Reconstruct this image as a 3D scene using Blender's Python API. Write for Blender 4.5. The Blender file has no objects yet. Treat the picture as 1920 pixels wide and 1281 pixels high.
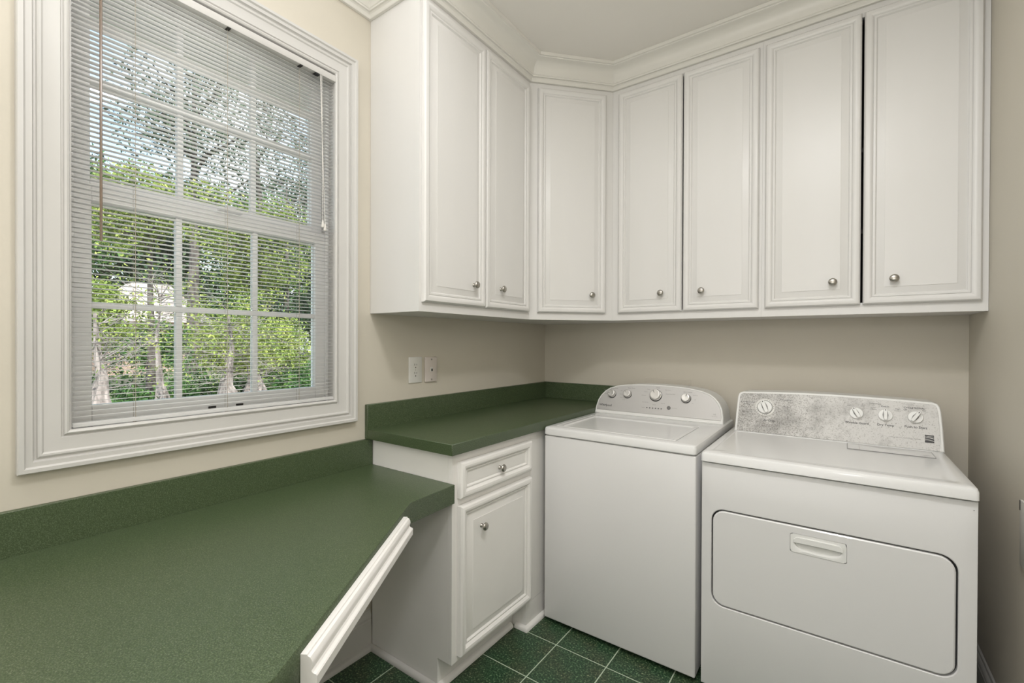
import bpy, bmesh, math, random
import numpy as np
from mathutils import Vector, Matrix

S = bpy.context.scene
COL = S.collection
random.seed(7)
RNG = np.random.default_rng(11)
R = math.radians

# ------------------------------------------------------------------ camera
cam_d = bpy.data.cameras.new('camera'); cam = bpy.data.objects.new('camera', cam_d); COL.objects.link(cam)
cam_d.sensor_width = 36.0; cam_d.sensor_fit = 'HORIZONTAL'
cam_d.lens = 852.97 / 1920 * 36.0
cam_d.shift_y = 5.83 / 1920
cam_d.clip_start = 0.05; cam_d.clip_end = 300
YAW, PITCH, ROLL = 0.62612, 0.00557, 0.00368
fw = Vector((-math.sin(YAW) * math.cos(PITCH), math.cos(YAW) * math.cos(PITCH), -math.sin(PITCH)))
rt = Vector((math.cos(YAW), math.sin(YAW), 0)); up = rt.cross(fw)
r2 = rt * math.cos(ROLL) + up * math.sin(ROLL); u2 = r2.cross(fw)
cam.matrix_world = Matrix(((r2.x, u2.x, -fw.x, 1.607), (r2.y, u2.y, -fw.y, -2.6), (r2.z, u2.z, -fw.z, 1.2895), (0, 0, 0, 1)))
S.camera = cam

# ------------------------------------------------------------------ world, sun, lamps, added fills, exposure
W = bpy.data.worlds.new('sky'); S.world = W; W.use_nodes = True
nt = W.node_tree; nt.nodes.clear()
wo = nt.nodes.new('ShaderNodeOutputWorld'); bg = nt.nodes.new('ShaderNodeBackground')
sky = nt.nodes.new('ShaderNodeTexSky'); sky.sky_type = 'NISHITA'; sky.sun_disc = False
sky.sun_elevation = R(50); sky.sun_rotation = R(60); sky.air_density = 1.0; sky.dust_density = 1.5
tc = nt.nodes.new('ShaderNodeTexCoord'); no = nt.nodes.new('ShaderNodeTexNoise')
no.inputs['Scale'].default_value = 3.2; no.inputs['Detail'].default_value = 7; no.inputs['Roughness'].default_value = 0.55
cr = nt.nodes.new('ShaderNodeValToRGB'); cr.color_ramp.elements[0].position = 0.40; cr.color_ramp.elements[1].position = 0.62
mx = nt.nodes.new('ShaderNodeMixRGB'); sc = nt.nodes.new('ShaderNodeMixRGB'); sc.blend_type = 'MULTIPLY'; sc.inputs[0].default_value = 1
SKY_K = 0.31
sc.inputs[2].default_value = (SKY_K * 1.25, SKY_K * 1.15, SKY_K * 1.0, 1)
nt.links.new(tc.outputs['Generated'], no.inputs['Vector']); nt.links.new(no.outputs['Fac'], cr.inputs[0])
nt.links.new(sky.outputs[0], sc.inputs[1]); nt.links.new(sc.outputs[0], mx.inputs[1]); nt.links.new(cr.outputs[0], mx.inputs[0])
mx.inputs[2].default_value = (1.05, 1.09, 1.17, 1)
nt.links.new(mx.outputs[0], bg.inputs[0]); bg.inputs[1].default_value = 1.5
nt.links.new(bg.outputs[0], wo.inputs[0])

sun_d = bpy.data.lights.new('sun', 'SUN'); sun = bpy.data.objects.new('sun', sun_d); COL.objects.link(sun)
sun_d.energy = 7.0; sun_d.angle = R(1.0); sun_d.color = (1, 0.95, 0.86)
sun.rotation_euler = Vector((-0.62, 0.25, -0.75)).to_track_quat('-Z', 'Y').to_euler()

def area(name, loc, target, size, energy, color=(1, 1, 1), shape='DISK', size_y=None):
    d = bpy.data.lights.new(name, 'AREA'); o = bpy.data.objects.new(name, d); COL.objects.link(o)
    d.shape = shape; d.size = size; d.energy = energy; d.color = color
    if size_y: d.size_y = size_y
    o.location = loc
    o.rotation_euler = (Vector(target) - Vector(loc)).to_track_quat('-Z', 'Y').to_euler()
    return o
area('ceiling_lamp_light', (1.60, -1.95, 2.68), (1.60, -1.95, 0), .30, 15, (1, .994, .992))
area('ceiling_bounce_fill', (1.0, -2.85, 2.735), (1.0, -2.85, 0), 1.8, 19, (1, .994, .992), 'RECTANGLE', 3.1)  # added fill standing in for bounce off the ceiling, no panel lamp there
area('rear_fill_light', (1.0, -4.5, 1.35), (1.0, 0, 1.35), 1.8, 17, (1, .994, .992), 'RECTANGLE', 2.3)  # added fill behind the camera, no doorway is built there
pd = bpy.data.lights.new('photo_flash_light', 'POINT'); po = bpy.data.objects.new('photo_flash_light', pd); COL.objects.link(po)
pd.energy = 11; pd.color = (1, .994, .992); pd.shadow_soft_size = .12; po.location = (1.72, -2.72, 1.72)
area('ceiling_wash_fill', (1.2, -2.6, 1.9), (1.2, -2.6, 3), .5, 11, (1, .99, .985))  # added upward fill to brighten the ceiling, no fixture at this spot
S.view_settings.view_transform = 'Standard'; S.view_settings.look = 'None'
S.view_settings.gamma = 1; S.view_settings.use_curve_mapping = False
S.view_settings.exposure = 0.0

# ------------------------------------------------------------------ materials
def mat(name, color, rough=0.5, metal=0.0, spec=0.5, coat=0.0):
    m = bpy.data.materials.new(name); m.use_nodes = True
    b = m.node_tree.nodes['Principled BSDF']
    b.inputs['Base Color'].default_value = (*color, 1); b.inputs['Roughness'].default_value = rough
    b.inputs['Metallic'].default_value = metal; b.inputs['Specular IOR Level'].default_value = spec
    b.inputs['Coat Weight'].default_value = coat
    if name.startswith('green_laminate'): b.inputs['IOR'].default_value = 1.6
    return m
def N(m, t, **k):
    n = m.node_tree.nodes.new(t)
    for a, v in k.items():
        if a.startswith('i_'): n.inputs[a[2:].replace('_', ' ')].default_value = v
        else: setattr(n, a, v)
    return n
def L(m, a, b): m.node_tree.links.new(a, b)
def bsdf(m): return m.node_tree.nodes['Principled BSDF']
def noisy(m, c1, c2, scale, detail=3, lo=0.35, hi=0.65, stretch=None, bump=0.0, bscale=None):
    co = N(m, 'ShaderNodeTexCoord'); src = co.outputs['Object']
    if stretch:
        mp = N(m, 'ShaderNodeMapping'); mp.inputs['Scale'].default_value = stretch; L(m, src, mp.inputs[0]); src = mp.outputs[0]
    n = N(m, 'ShaderNodeTexNoise'); n.inputs['Scale'].default_value = scale; n.inputs['Detail'].default_value = detail
    L(m, src, n.inputs['Vector'])
    r = N(m, 'ShaderNodeValToRGB'); r.color_ramp.elements[0].position = lo; r.color_ramp.elements[1].position = hi
    r.color_ramp.elements[0].color = (*c1, 1); r.color_ramp.elements[1].color = (*c2, 1)
    L(m, n.outputs['Fac'], r.inputs[0]); L(m, r.outputs[0], bsdf(m).inputs['Base Color'])
    if bump:
        n2 = N(m, 'ShaderNodeTexNoise'); n2.inputs['Scale'].default_value = bscale or scale; n2.inputs['Detail'].default_value = 2
        L(m, src, n2.inputs['Vector'])
        bp = N(m, 'ShaderNodeBump'); bp.inputs['Strength'].default_value = bump; bp.inputs['Distance'].default_value = 0.002
        L(m, n2.outputs['Fac'], bp.inputs['Height']); L(m, bp.outputs[0], bsdf(m).inputs['Normal'])
    return r

M_wall = mat('wall_paint', (.58, .53, .44), .6); noisy(M_wall, (.600, .560, .478), (.615, .575, .493), 3, bump=.12, bscale=140)
M_ceil = mat('ceiling_paint', (.80, .775, .73), .7)
M_white = mat('cabinet_paint', (.72, .71, .69), .36); noisy(M_white, (.715, .705, .685), (.73, .72, .705), 5, stretch=(1, 1, .2), bump=.05, bscale=60)
M_trim = mat('trim_paint', (.62, .61, .585), .38); noisy(M_trim, (.57, .56, .54), (.59, .58, .56), 4)
M_crown = mat('crown_paint', (.72, .705, .66), .4); noisy(M_crown, (.71, .695, .65), (.73, .715, .67), 4)
M_base = mat('base_cabinet_paint', (.84, .825, .80), .36); noisy(M_base, (.83, .815, .79), (.85, .835, .81), 6, bump=.06, bscale=50)
M_dark = mat('dark_gap', (.015, .014, .012), .8)
M_inside = mat('cabinet_inside', (.05, .045, .04), .8)
M_nickel = mat('brushed_nickel', (.42, .40, .37), .28, 1.0)
noisy(M_nickel, (.36, .34, .31), (.5, .48, .44), 60, stretch=(1, 1, .05))
M_appl = mat('appliance_enamel', (.77, .765, .75), .25, coat=.3); noisy(M_appl, (.745, .745, .738), (.755, .755, .748), 2.5)
M_applf = mat('appliance_front_enamel', (.74, .735, .72), .3, coat=.2)
# marks on the enamel: a few scuffs
rr = noisy(M_applf, (.60, .59, .57), (.73, .725, .72), 7, detail=6, lo=.235, hi=.275)
M_applw = mat('appliance_plastic', (.78, .78, .76), .35)
M_rubber_shade = mat('black_rubber_and_shade', (.02, .02, .02), .6)
M_ink = mat('printed_ink', (.06, .06, .06), .6)
M_inkg = mat('printed_ink_grey', (.25, .245, .24), .6)
M_silver = mat('silver_console', (.58, .57, .56), .32, .25); noisy(M_silver, (.50, .49, .48), (.54, .53, .52), 3)
M_knobg = mat('silver_knob', (.66, .65, .63), .22, .55)
M_button = mat('grey_button', (.16, .155, .15), .4)
M_plate = mat('white_plate_plastic', (.74, .73, .70), .35)
M_plate2 = mat('ivory_plate_plastic', (.66, .60, .56), .4)
M_slot = mat('slot_dark', (.03, .028, .025), .7)
M_slat = mat('blind_slat_paint', (.93, .93, .92), .4)
_tr = N(M_slat, 'ShaderNodeBsdfTranslucent'); _tr.inputs[0].default_value = (.93, .93, .92, 1); _mx = N(M_slat, 'ShaderNodeMixShader'); _mx.inputs[0].default_value = .62
_ou = M_slat.node_tree.nodes['Material Output']; L(M_slat, bsdf(M_slat).outputs[0], _mx.inputs[1]); L(M_slat, _tr.outputs[0], _mx.inputs[2]); L(M_slat, _mx.outputs[0], _ou.inputs[0])
M_cord = mat('blind_cord', (.74, .72, .68), .7)
M_ladder = mat('ladder_cord', (.42, .38, .32), .8)
M_wand = mat('clear_wand_plastic', (.30, .22, .16), .25); bsdf(M_wand).inputs['Transmission Weight'].default_value = .5
M_vinyl = mat('window_sash_paint', (.90, .90, .90), .4)
M_caulk = mat('painted_panel', (.59, .548, .47), .6)
M_grout = mat('tile_grout', (.46, .55, .42), .8)

def laminate(name, c1, c2, c3, rough):
    m = mat(name, c1, rough, spec=.5); b = bsdf(m)
    co = N(m, 'ShaderNodeTexCoord')
    n = N(m, 'ShaderNodeTexNoise'); n.inputs['Scale'].default_value = 420; n.inputs['Detail'].default_value = 2; L(m, co.outputs['Object'], n.inputs['Vector'])
    r = N(m, 'ShaderNodeValToRGB'); e = r.color_ramp.elements; e[0].position = .38; e[0].color = (*c1, 1); e[1].position = .72; e[1].color = (*c3, 1)
    k = e.new(.55); k.color = (*c2, 1)
    L(m, n.outputs['Fac'], r.inputs[0])
    L(m, r.outputs[0], b.inputs['Base Color'])
    return m
M_lam = laminate('green_laminate', (.036, .060, .022), (.064, .094, .042), (.13, .165, .095), .38)
M_lamedge = laminate('green_laminate_edge', (.024, .055, .020), (.036, .068, .028), (.07, .105, .05), .5)

M_tile = mat('green_speckled_tile', (.02, .05, .03), .42)
_b = bsdf(M_tile); _co = N(M_tile, 'ShaderNodeTexCoord')
_n1 = N(M_tile, 'ShaderNodeTexNoise'); _n1.inputs['Scale'].default_value = 130; _n1.inputs['Detail'].default_value = 3; _n1.inputs['Roughness'].default_value = .7
_r1 = N(M_tile, 'ShaderNodeValToRGB'); _e = _r1.color_ramp.elements
_e[0].position = .36; _e[0].color = (.010, .024, .013, 1); _e[1].position = .70; _e[1].color = (.42, .46, .32, 1)
_k = _e.new(.50); _k.color = (.028, .06, .035, 1); _k = _e.new(.59); _k.color = (.08, .125, .075, 1)
_n2 = N(M_tile, 'ShaderNodeTexNoise'); _n2.inputs['Scale'].default_value = 9; _n2.inputs['Detail'].default_value = 3
_r2 = N(M_tile, 'ShaderNodeValToRGB'); _e = _r2.color_ramp.elements; _e[0].position = .4; _e[0].color = (.8, 1.05, .85, 1); _e[1].position = .62; _e[1].color = (1.15, .98, .85, 1)
_m = N(M_tile, 'ShaderNodeMixRGB', blend_type='MULTIPLY'); _m.inputs[0].default_value = 1
for q in (_n1, _n2): L(M_tile, _co.outputs['Object'], q.inputs['Vector'])
L(M_tile, _n1.outputs[0], _r1.inputs[0]); L(M_tile, _n2.outputs[0], _r2.inputs[0]); L(M_tile, _r1.outputs[0], _m.inputs[1]); L(M_tile, _r2.outputs[0], _m.inputs[2]); L(M_tile, _m.outputs[0], _b.inputs['Base Color'])

# dirty dryer console: light grey plastic with blotches and pinholes of grime, heavier at its left end
M_dirty = mat('grimy_console', (.6, .59, .57), .45); _b = bsdf(M_dirty)
_co = N(M_dirty, 'ShaderNodeTexCoord'); _sx = N(M_dirty, 'ShaderNodeSeparateXYZ'); L(M_dirty, _co.outputs['Object'], _sx.inputs[0])
_g = N(M_dirty, 'ShaderNodeMapRange'); _g.inputs['From Min'].default_value = 0.0; _g.inputs['From Max'].default_value = .46; _g.inputs['To Min'].default_value = .06; _g.inputs['To Max'].default_value = -.075
L(M_dirty, _sx.outputs['X'], _g.inputs['Value'])
def _nz(scale, det, rough):
    n = N(M_dirty, 'ShaderNodeTexNoise'); n.inputs['Scale'].default_value = scale; n.inputs['Detail'].default_value = det; n.inputs['Roughness'].default_value = rough
    L(M_dirty, _co.outputs['Object'], n.inputs['Vector']); a = N(M_dirty, 'ShaderNodeMath', operation='ADD'); L(M_dirty, n.outputs[0], a.inputs[0]); L(M_dirty, _g.outputs[0], a.inputs[1]); return a
_a1 = _nz(11, 8, .7); _a2 = _nz(210, 3, .6)
_r1 = N(M_dirty, 'ShaderNodeValToRGB'); _e = _r1.color_ramp.elements; _e[0].position = .42; _e[0].color = (.64, .63, .61, 1); _e[1].position = .66; _e[1].color = (.36, .35, .335, 1)
_r2 = N(M_dirty, 'ShaderNodeValToRGB'); _e = _r2.color_ramp.elements; _e[0].position = .48; _e[0].color = (1, 1, 1, 1); _e[1].position = .66; _e[1].color = (.5, .49, .47, 1)
_m = N(M_dirty, 'ShaderNodeMixRGB', blend_type='MULTIPLY'); _m.inputs[0].default_value = 1
L(M_dirty, _a1.outputs[0], _r1.inputs[0]); L(M_dirty, _a2.outputs[0], _r2.inputs[0]); L(M_dirty, _r1.outputs[0], _m.inputs[1]); L(M_dirty, _r2.outputs[0], _m.inputs[2]); L(M_dirty, _m.outputs[0], _b.inputs['Base Color'])

M_glass = bpy.data.materials.new('window_glass'); M_glass.use_nodes = True
_t = M_glass.node_tree; _t.nodes.clear(); _o = _t.nodes.new('ShaderNodeOutputMaterial'); _mx = _t.nodes.new('ShaderNodeMixShader')
_tr = _t.nodes.new('ShaderNodeBsdfTransparent'); _tr.inputs[0].default_value = (.95, .97, .96, 1); _gl = _t.nodes.new('ShaderNodeBsdfGlossy'); _gl.inputs['Roughness'].default_value = .02
_fr = _t.nodes.new('ShaderNodeFresnel'); _fr.inputs[0].default_value = 1.35
_t.links.new(_fr.outputs[0], _mx.inputs[0]); _t.links.new(_tr.outputs[0], _mx.inputs[1]); _t.links.new(_gl.outputs[0], _mx.inputs[2]); _t.links.new(_mx.outputs[0], _o.inputs[0])

def leafmat(name, c1, c2, c3, scale):
    m = mat(name, c1, .6, spec=.2); r = noisy(m, c1, c3, scale, detail=4, lo=.3, hi=.72); k = r.color_ramp.elements.new(.5); k.color = (*c2, 1)
    return m
M_leafY = leafmat('yellow_green_leaves', (.05, .10, .03), (.20, .28, .06), (.46, .50, .14), 3)
M_leafG = leafmat('mid_green_leaves', (.015, .05, .02), (.06, .15, .04), (.20, .32, .09), 3)
M_leafD = leafmat('dark_green_leaves', (.008, .025, .014), (.03, .07, .035), (.10, .14, .06), 3)
M_leafP = leafmat('pine_needles', (.03, .055, .04), (.07, .11, .07), (.15, .20, .12), 4)
M_bark = mat('grey_bark', (.3, .26, .25), .9); noisy(M_bark, (.12, .105, .10), (.42, .37, .36), 12, detail=6, stretch=(1, 1, .25), bump=.8, bscale=20)
M_barkd = mat('dark_bark', (.08, .07, .065), .9); noisy(M_barkd, (.04, .036, .034), (.16, .14, .13), 9, detail=5, stretch=(1, 1, .2))
M_twig = mat('dead_twigs', (.26, .235, .23), .9)
M_grass = mat('ground_cover', (.15, .15, .10), .9); noisy(M_grass, (.09, .10, .06), (.24, .23, .17), 3, detail=6)
M_roof = mat('pale_roof', (.78, .66, .60), .8); noisy(M_roof, (.70, .58, .52), (.85, .75, .68), 6)
M_brick = mat('pink_house_wall', (.42, .30, .25), .8); noisy(M_brick, (.36, .25, .21), (.48, .35, .30), 5)

# ------------------------------------------------------------------ mesh helpers (vertices are given in world coordinates)
def rootof(p):
    return p
def origin(p):
    v = Vector((0, 0, 0))
    while p: v = v + p.location; p = p.parent
    return v
class MB:
    def __init__(s): s.v = []; s.f = []
    def add(s, vs, fs):
        b = len(s.v); s.v += [tuple(q) for q in vs]; s.f += [tuple(i + b for i in f) for f in fs]; return s
    def box(s, x0, x1, y0, y1, z0, z1):
        return s.add([(x0, y0, z0), (x1, y0, z0), (x1, y1, z0), (x0, y1, z0), (x0, y0, z1), (x1, y0, z1), (x1, y1, z1), (x0, y1, z1)],
                     [(0, 3, 2, 1), (4, 5, 6, 7), (0, 1, 5, 4), (1, 2, 6, 5), (2, 3, 7, 6), (3, 0, 4, 7)])
    def prism(s, pts, z0, z1):
        n = len(pts)
        return s.add([(x, y, z0) for x, y in pts] + [(x, y, z1) for x, y in pts],
                     [tuple(range(n))[::-1], tuple(range(n, 2 * n))] + [(i, (i + 1) % n, n + (i + 1) % n, n + i) for i in range(n)])
    def loops(s, Ls, closed=True, cap0=False, cap1=False):
        n = len(Ls[0]); b = len(s.v)
        for l in Ls: s.v += [tuple(q) for q in l]
        for j in range(len(Ls) - 1):
            for i in range(n if closed else n - 1):
                k = (i + 1) % n
                s.f.append((b + j * n + i, b + j * n + k, b + (j + 1) * n + k, b + (j + 1) * n + i))
        if cap0: s.f.append(tuple(range(b + n - 1, b - 1, -1)))
        if cap1: s.f.append(tuple(range(b + (len(Ls) - 1) * n, b + len(Ls) * n)))
        return s
    def tube(s, pts, rad, seg=8, cap=True):
        Ls = []; P = [Vector(p) for p in pts]
        for i, p in enumerate(P):
            d = (P[min(i + 1, len(P) - 1)] - P[max(i - 1, 0)]).normalized()
            a = d.orthogonal().normalized() if abs(d.z) < .9 else Vector((1, 0, 0)).cross(d).normalized()
            b = d.cross(a); r = rad[i] if hasattr(rad, '__len__') else rad
            Ls.append([p + a * r * math.cos(t) + b * r * math.sin(t) for t in [2 * math.pi * k / seg for k in range(seg)]])
        return s.loops(Ls, True, cap, cap)
    def build(s, name, m, parent=None, smooth=False, bevel=0, segs=2, angle=40):
        o = origin(parent)
        me = bpy.data.meshes.new(name); me.from_pydata([tuple(Vector(q) - o) for q in s.v], [], s.f)
        bm = bmesh.new(); bm.from_mesh(me); bmesh.ops.recalc_face_normals(bm, faces=bm.faces)
        if bevel:
            ed = [e for e in bm.edges if len(e.link_faces) == 2 and e.calc_face_angle(0) > R(30)]
            bmesh.ops.bevel(bm, geom=ed, offset=bevel, segments=segs, affect='EDGES', clamp_overlap=True, profile=.5)
        if smooth or bevel:
            for f in bm.faces: f.smooth = True
            for e in bm.edges:
                e.smooth = not (len(e.link_faces) == 2 and e.calc_face_angle(0) > R(angle))
        bm.to_mesh(me); bm.free()
        me.materials.append(m)
        ob = bpy.data.objects.new(name, me); COL.objects.link(ob); ob.parent = parent
        return ob
def tag(o, label=None, cat=None, group=None, kind=None):
    if label: o['label'] = label
    if cat: o['category'] = cat
    if group: o['group'] = group
    if kind: o['kind'] = kind
    return o
def thing(name, loc, label, cat, group=None, kind=None):
    o = bpy.data.objects.new(name, None); COL.objects.link(o); o.location = loc; o.empty_display_size = .1
    return tag(o, label, cat, group, kind)
def place(name, me, parent, loc, rot=None, m=None):
    ob = bpy.data.objects.new(name, me); COL.objects.link(ob); ob.parent = parent
    ob.location = Vector(loc) - origin(parent)
    if rot: ob.rotation_euler = rot
    return ob
def rect(O, U, V, w, h, ins):
    O = Vector(O); U = Vector(U); V = Vector(V)
    return [O + U * ins + V * ins, O + U * (w - ins) + V * ins, O + U * (w - ins) + V * (h - ins), O + U * ins + V * (h - ins)]
def profiled(O, U, V, Nn, w, h, prof, open_center=False):
    """concentric mitred frame: prof = [(inset, height)]"""
    Nn = Vector(Nn); mb = MB()
    Ls = [[q + Nn * t for q in rect(O, U, V, w, h, d)] for d, t in prof]
    if open_center: Ls.append(Ls[0])
    mb.loops(Ls, True, not open_center, not open_center)
    return mb
def offset_path(pts, d, closed=False):
    """offset to the right-hand side of the travel direction"""
    n = len(pts); out = []
    for i in range(n):
        p = Vector(pts[i])
        a = Vector(pts[i - 1]) if (i > 0 or closed) else None
        b = Vector(pts[(i + 1) % n]) if (i < n - 1 or closed) else None
        ns = []
        if a is not None: t = (p - a).normalized(); ns.append(Vector((t.y, -t.x)))
        if b is not None: t = (b - p).normalized(); ns.append(Vector((t.y, -t.x)))
        if len(ns) == 1: out.append(p + ns[0] * d)
        else:
            m_ = (ns[0] + ns[1]).normalized(); out.append(p + m_ * (d / max(.2, m_.dot(ns[0]))))
    return out
def sweep(pts, prof, closed=False):
    mb = MB(); Ls = []
    for d, z in prof: Ls.append([(q.x, q.y, z) for q in offset_path(pts, d, closed)])
    Ls.append(Ls[0])
    mb.loops(Ls, closed)
    if not closed:
        n = len(pts); k = len(prof)
        mb.f.append(tuple(j * n for j in range(k))); mb.f.append(tuple(j * n + n - 1 for j in range(k))[::-1])
    return mb
def arc(cx, cy, r, a0, a1, n): return [(cx + r * math.cos(R(a0 + (a1 - a0) * i / n)), cy + r * math.sin(R(a0 + (a1 - a0) * i / n))) for i in range(n + 1)]

XR, H, YB = 2.031, 2.743, -4.6   # right wall, ceiling height, wall behind the camera

# ------------------------------------------------------------------ room shell
def struct(o): o['kind'] = 'structure'; return o
WY0, WY1, WZ0, WZ1 = -2.322, -1.560, 1.036, 2.340     # window opening
fl = MB().box(-.15, XR + .1, YB - .1, .1, -.06, -.0012).build('floor', M_grout); struct(fl)
# tiles are pieces of the floor
tp = .2280; x0t, y0t = .6310, -.9210; g = .0021
tile_me = {}
def tile_mesh(w, d):
    key = (round(w, 4), round(d, 4))
    if key in tile_me: return tile_me[key]
    mb = MB(); e = .0012
    mb.loops([[(0, 0, -.006), (w, 0, -.006), (w, d, -.006), (0, d, -.006)], [(0, 0, -e), (w, 0, -e), (w, d, -e), (0, d, -e)],
              [(e, e, 0), (w - e, e, 0), (w - e, d - e, 0), (e, d - e, 0)]], True, False, True)
    me = bpy.data.meshes.new('tile'); me.from_pydata(mb.v, [], mb.f); me.materials.append(M_tile); tile_me[key] = me; return me
for i in range(-3, 7):
    for j in range(-17, 5):
        xa = max(x0t + i * tp + g, .004); xb = min(x0t + (i + 1) * tp - g, XR - .004)
        ya = max(y0t + j * tp + g, YB + .004); yb = min(y0t + (j + 1) * tp - g, -.004)
        if xb - xa < .01 or yb - ya < .01: continue
        place('tile', tile_mesh(xb - xa, yb - ya), fl, (xa, ya, 0))
struct(MB().box(-.15, XR + .1, YB - .1, .1, H, H + .1).build('ceiling', M_ceil))
wl = MB()
wl.box(-.15, 0, YB - .1, WY0, 0, H).box(-.15, 0, WY1, .1, 0, H).box(-.15, 0, WY0, WY1, 0, WZ0).box(-.15, 0, WY0, WY1, WZ1, H)
struct(wl.build('wall_left', M_wall))
struct(MB().box(0, XR, 0, .1, 0, H).build('wall_back', M_wall))
struct(MB().box(XR, XR + .1, YB - .1, .1, 0, H).build('wall_right', M_wall))
struct(MB().box(0, XR, YB - .1, YB, 0, H).build('wall_front', M_wall))

# crown moulding, base boards, shoe moulding
zc = 2.630
crown_prof = [(.0005, zc), (.012, zc), (.014, zc + .003), (.015, zc + .016), (.019, zc + .020), (.026, zc + .021), (.026, zc + .028), (.029, zc + .030)]
crown_prof += [(.078 - .046 * math.cos(R(a)) - .002, zc + .034 + .056 * math.sin(R(a))) for a in (8, 20, 32, 44, 56, 68, 80)]
crown_prof += [(.078, zc + .093), (.079, zc + .096), (.086, zc + .098), (.087, H - .0005), (.0005, H - .0005)]
YL, C1, C2, DL, DB = 1.398, .639, .609, .297, .302
cpath = [(0, YB), (0, -YL), (DL, -YL), (DL, -C1), (C2, -DB), (XR, -DB), (XR, YB)]
struct(sweep(cpath, crown_prof).build('trim_1', M_crown, smooth=True, angle=22))
bprof = [(.0005, 0), (.013, 0), (.013, .118), (.010, .121), (.010, .128), (.013, .131), (.011, .140), (.006, .148), (.005, .158), (.0005, .164)]
shoe = [(.0, 0.0005), (.018, .0005), (.018, .006), (.015, .013), (.009, .018), (.0, .020)]
struct(sweep([(0, YB + .02), (0, -1.397)], bprof).build('baseboard_left', M_trim, smooth=True, angle=25))
struct(sweep([(XR, -.83), (XR, YB + .02)], bprof).build('baseboard_right', M_trim, smooth=True, angle=25))
struct(sweep([(XR, 0), (XR, -.829)], bprof).build('baseboard_right', M_trim, smooth=True, angle=25))
struct(sweep([(1.2, 0), (XR - .014, 0)], bprof).build('baseboard_back', M_trim, smooth=True, angle=25))
struct(sweep([(.0135, YB + .02), (.0135, -1.3965), (.3985, -1.3965)], shoe).build('trim_2', M_trim, smooth=True, angle=50))
struct(sweep([(XR - .0135, 0), (XR - .0135, YB + .02)], shoe).build('trim_3', M_trim, smooth=True, angle=50))

# ------------------------------------------------------------------ window
win = bpy.data.objects.new('window_1', None); COL.objects.link(win); win.location = (0, (WY0 + WY1) / 2, WZ0); win['kind'] = 'structure'
CY0, CY1, CZ0, CZ1 = -2.414, -1.475, .967, 2.421
cprof = [(0, .0005), (0, .024), (.002, .027), (.011, .027), (.013, .0235), (.015, .0215), (.026, .0215), (.0275, .0165), (.0295, .0135), (.033, .0135), (.035, .0175), (.038, .0195), (.042, .0185), (.046, .0145), (.050, .0135),
         (.077, .0115), (.079, .0075), (.082, .0075), (.084, .0125), (.088, .0150), (.0925, .0130), (.094, .010), (.094, .0005)]
profiled((0, CY0, CZ0), (0, 1, 0), (0, 0, 1), (1, 0, 0), CY1 - CY0, CZ1 - CZ0, cprof, True).build('casing', M_trim, win, smooth=True, angle=24)
def ring(mb, x0, x1, y0, y1, z0, z1, t, tt=None, tb=None):
    tt = tt or t; tb = tb or t
    return mb.box(x0, x1, y0, y0 + t, z0, z1).box(x0, x1, y1 - t, y1, z0, z1).box(x0, x1, y0 + t, y1 - t, z0, z0 + tb).box(x0, x1, y0 + t, y1 - t, z1 - tt, z1)
ring(MB(), -.1495, -.0005, WY0 + .0005, WY1 - .0005, WZ0 + .0005, WZ1 - .0005, .006).build('jamb', M_trim, win)
ring(MB(), -.128, -.118, WY0 + .0065, WY1 - .0065, WZ0 + .0065, WZ1 - .0065, .020).build('outer_stop', M_vinyl, win)
ring(MB(), -.046, -.036, WY0 + .0065, WY1 - .0065, WZ0 + .0065, WZ1 - .0065, .012).build('inner_stop', M_vinyl, win, bevel=.002)
def sash(name, xc, gy0, gy1, gz0, gz1, z0, z1, mb_y, mz, lab):
    y0, y1 = WY0 + .007, WY1 - .007
    mb = MB().box(xc - .017, xc + .017, y0, gy0, z0, z1).box(xc - .017, xc + .017, gy1, y1, z0, z1)
    mb.box(xc - .017, xc + .017, gy0, gy1, z0, gz0).box(xc - .017, xc + .017, gy0, gy1, gz1, z1)
    s = mb.build(name, M_vinyl, win, bevel=.002, segs=1)
    ys = [gy0] + mb_y + [gy1]; zs = [gz0, mz, gz1]; t = .0085
    for yy in mb_y:
        for k in range(2):
            MB().box(xc - .011, xc + .011, yy - t, yy + t, zs[k] + (t if k else 0), zs[k + 1] - (0 if k else t)).build('muntin', M_vinyl, s, bevel=.003, segs=2)
    MB().box(xc - .0125, xc + .0125, gy0, gy1, mz - t, mz + t).build('muntin', M_vinyl, s, bevel=.004, segs=2)
    for a in range(3):
        for k in range(2):
            MB().box(xc - .002, xc + .002, ys[a] + (t if a else 0), ys[a + 1] - (t if a < 2 else 0), zs[k] + (t if k else 0), zs[k + 1] - (t if not k else 0)).build('pane', M_glass, s)
    return s
up_s = sash('upper_sash', -.100, -2.262, -1.611, 1.743, 2.285, 1.700, 2.330, [-2.047, -1.826], 2.012, '')
lo_s = sash('lower_sash', -.064, -2.266, -1.616, 1.112, 1.668, 1.045, 1.712, [-2.062, -1.836], 1.387, '')
MB().box(-.0465, -.020, -1.960, -1.890, 1.714, 1.726).box(-.0465, -.022, -1.940, -1.910, 1.726, 1.733).build('sash_lock', M_vinyl, win, bevel=.002)
MB().box(-.088, -.079, WY0 + .012, WY1 - .012, 2.158, 2.186).build('screen_rail', M_vinyl, win, bevel=.002)
for yy in (-1.985, -1.902): MB().box(-.0468, -.0445, yy, yy + .022, 1.071, 1.078).build('finger_slot', M_slot, win)

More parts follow.
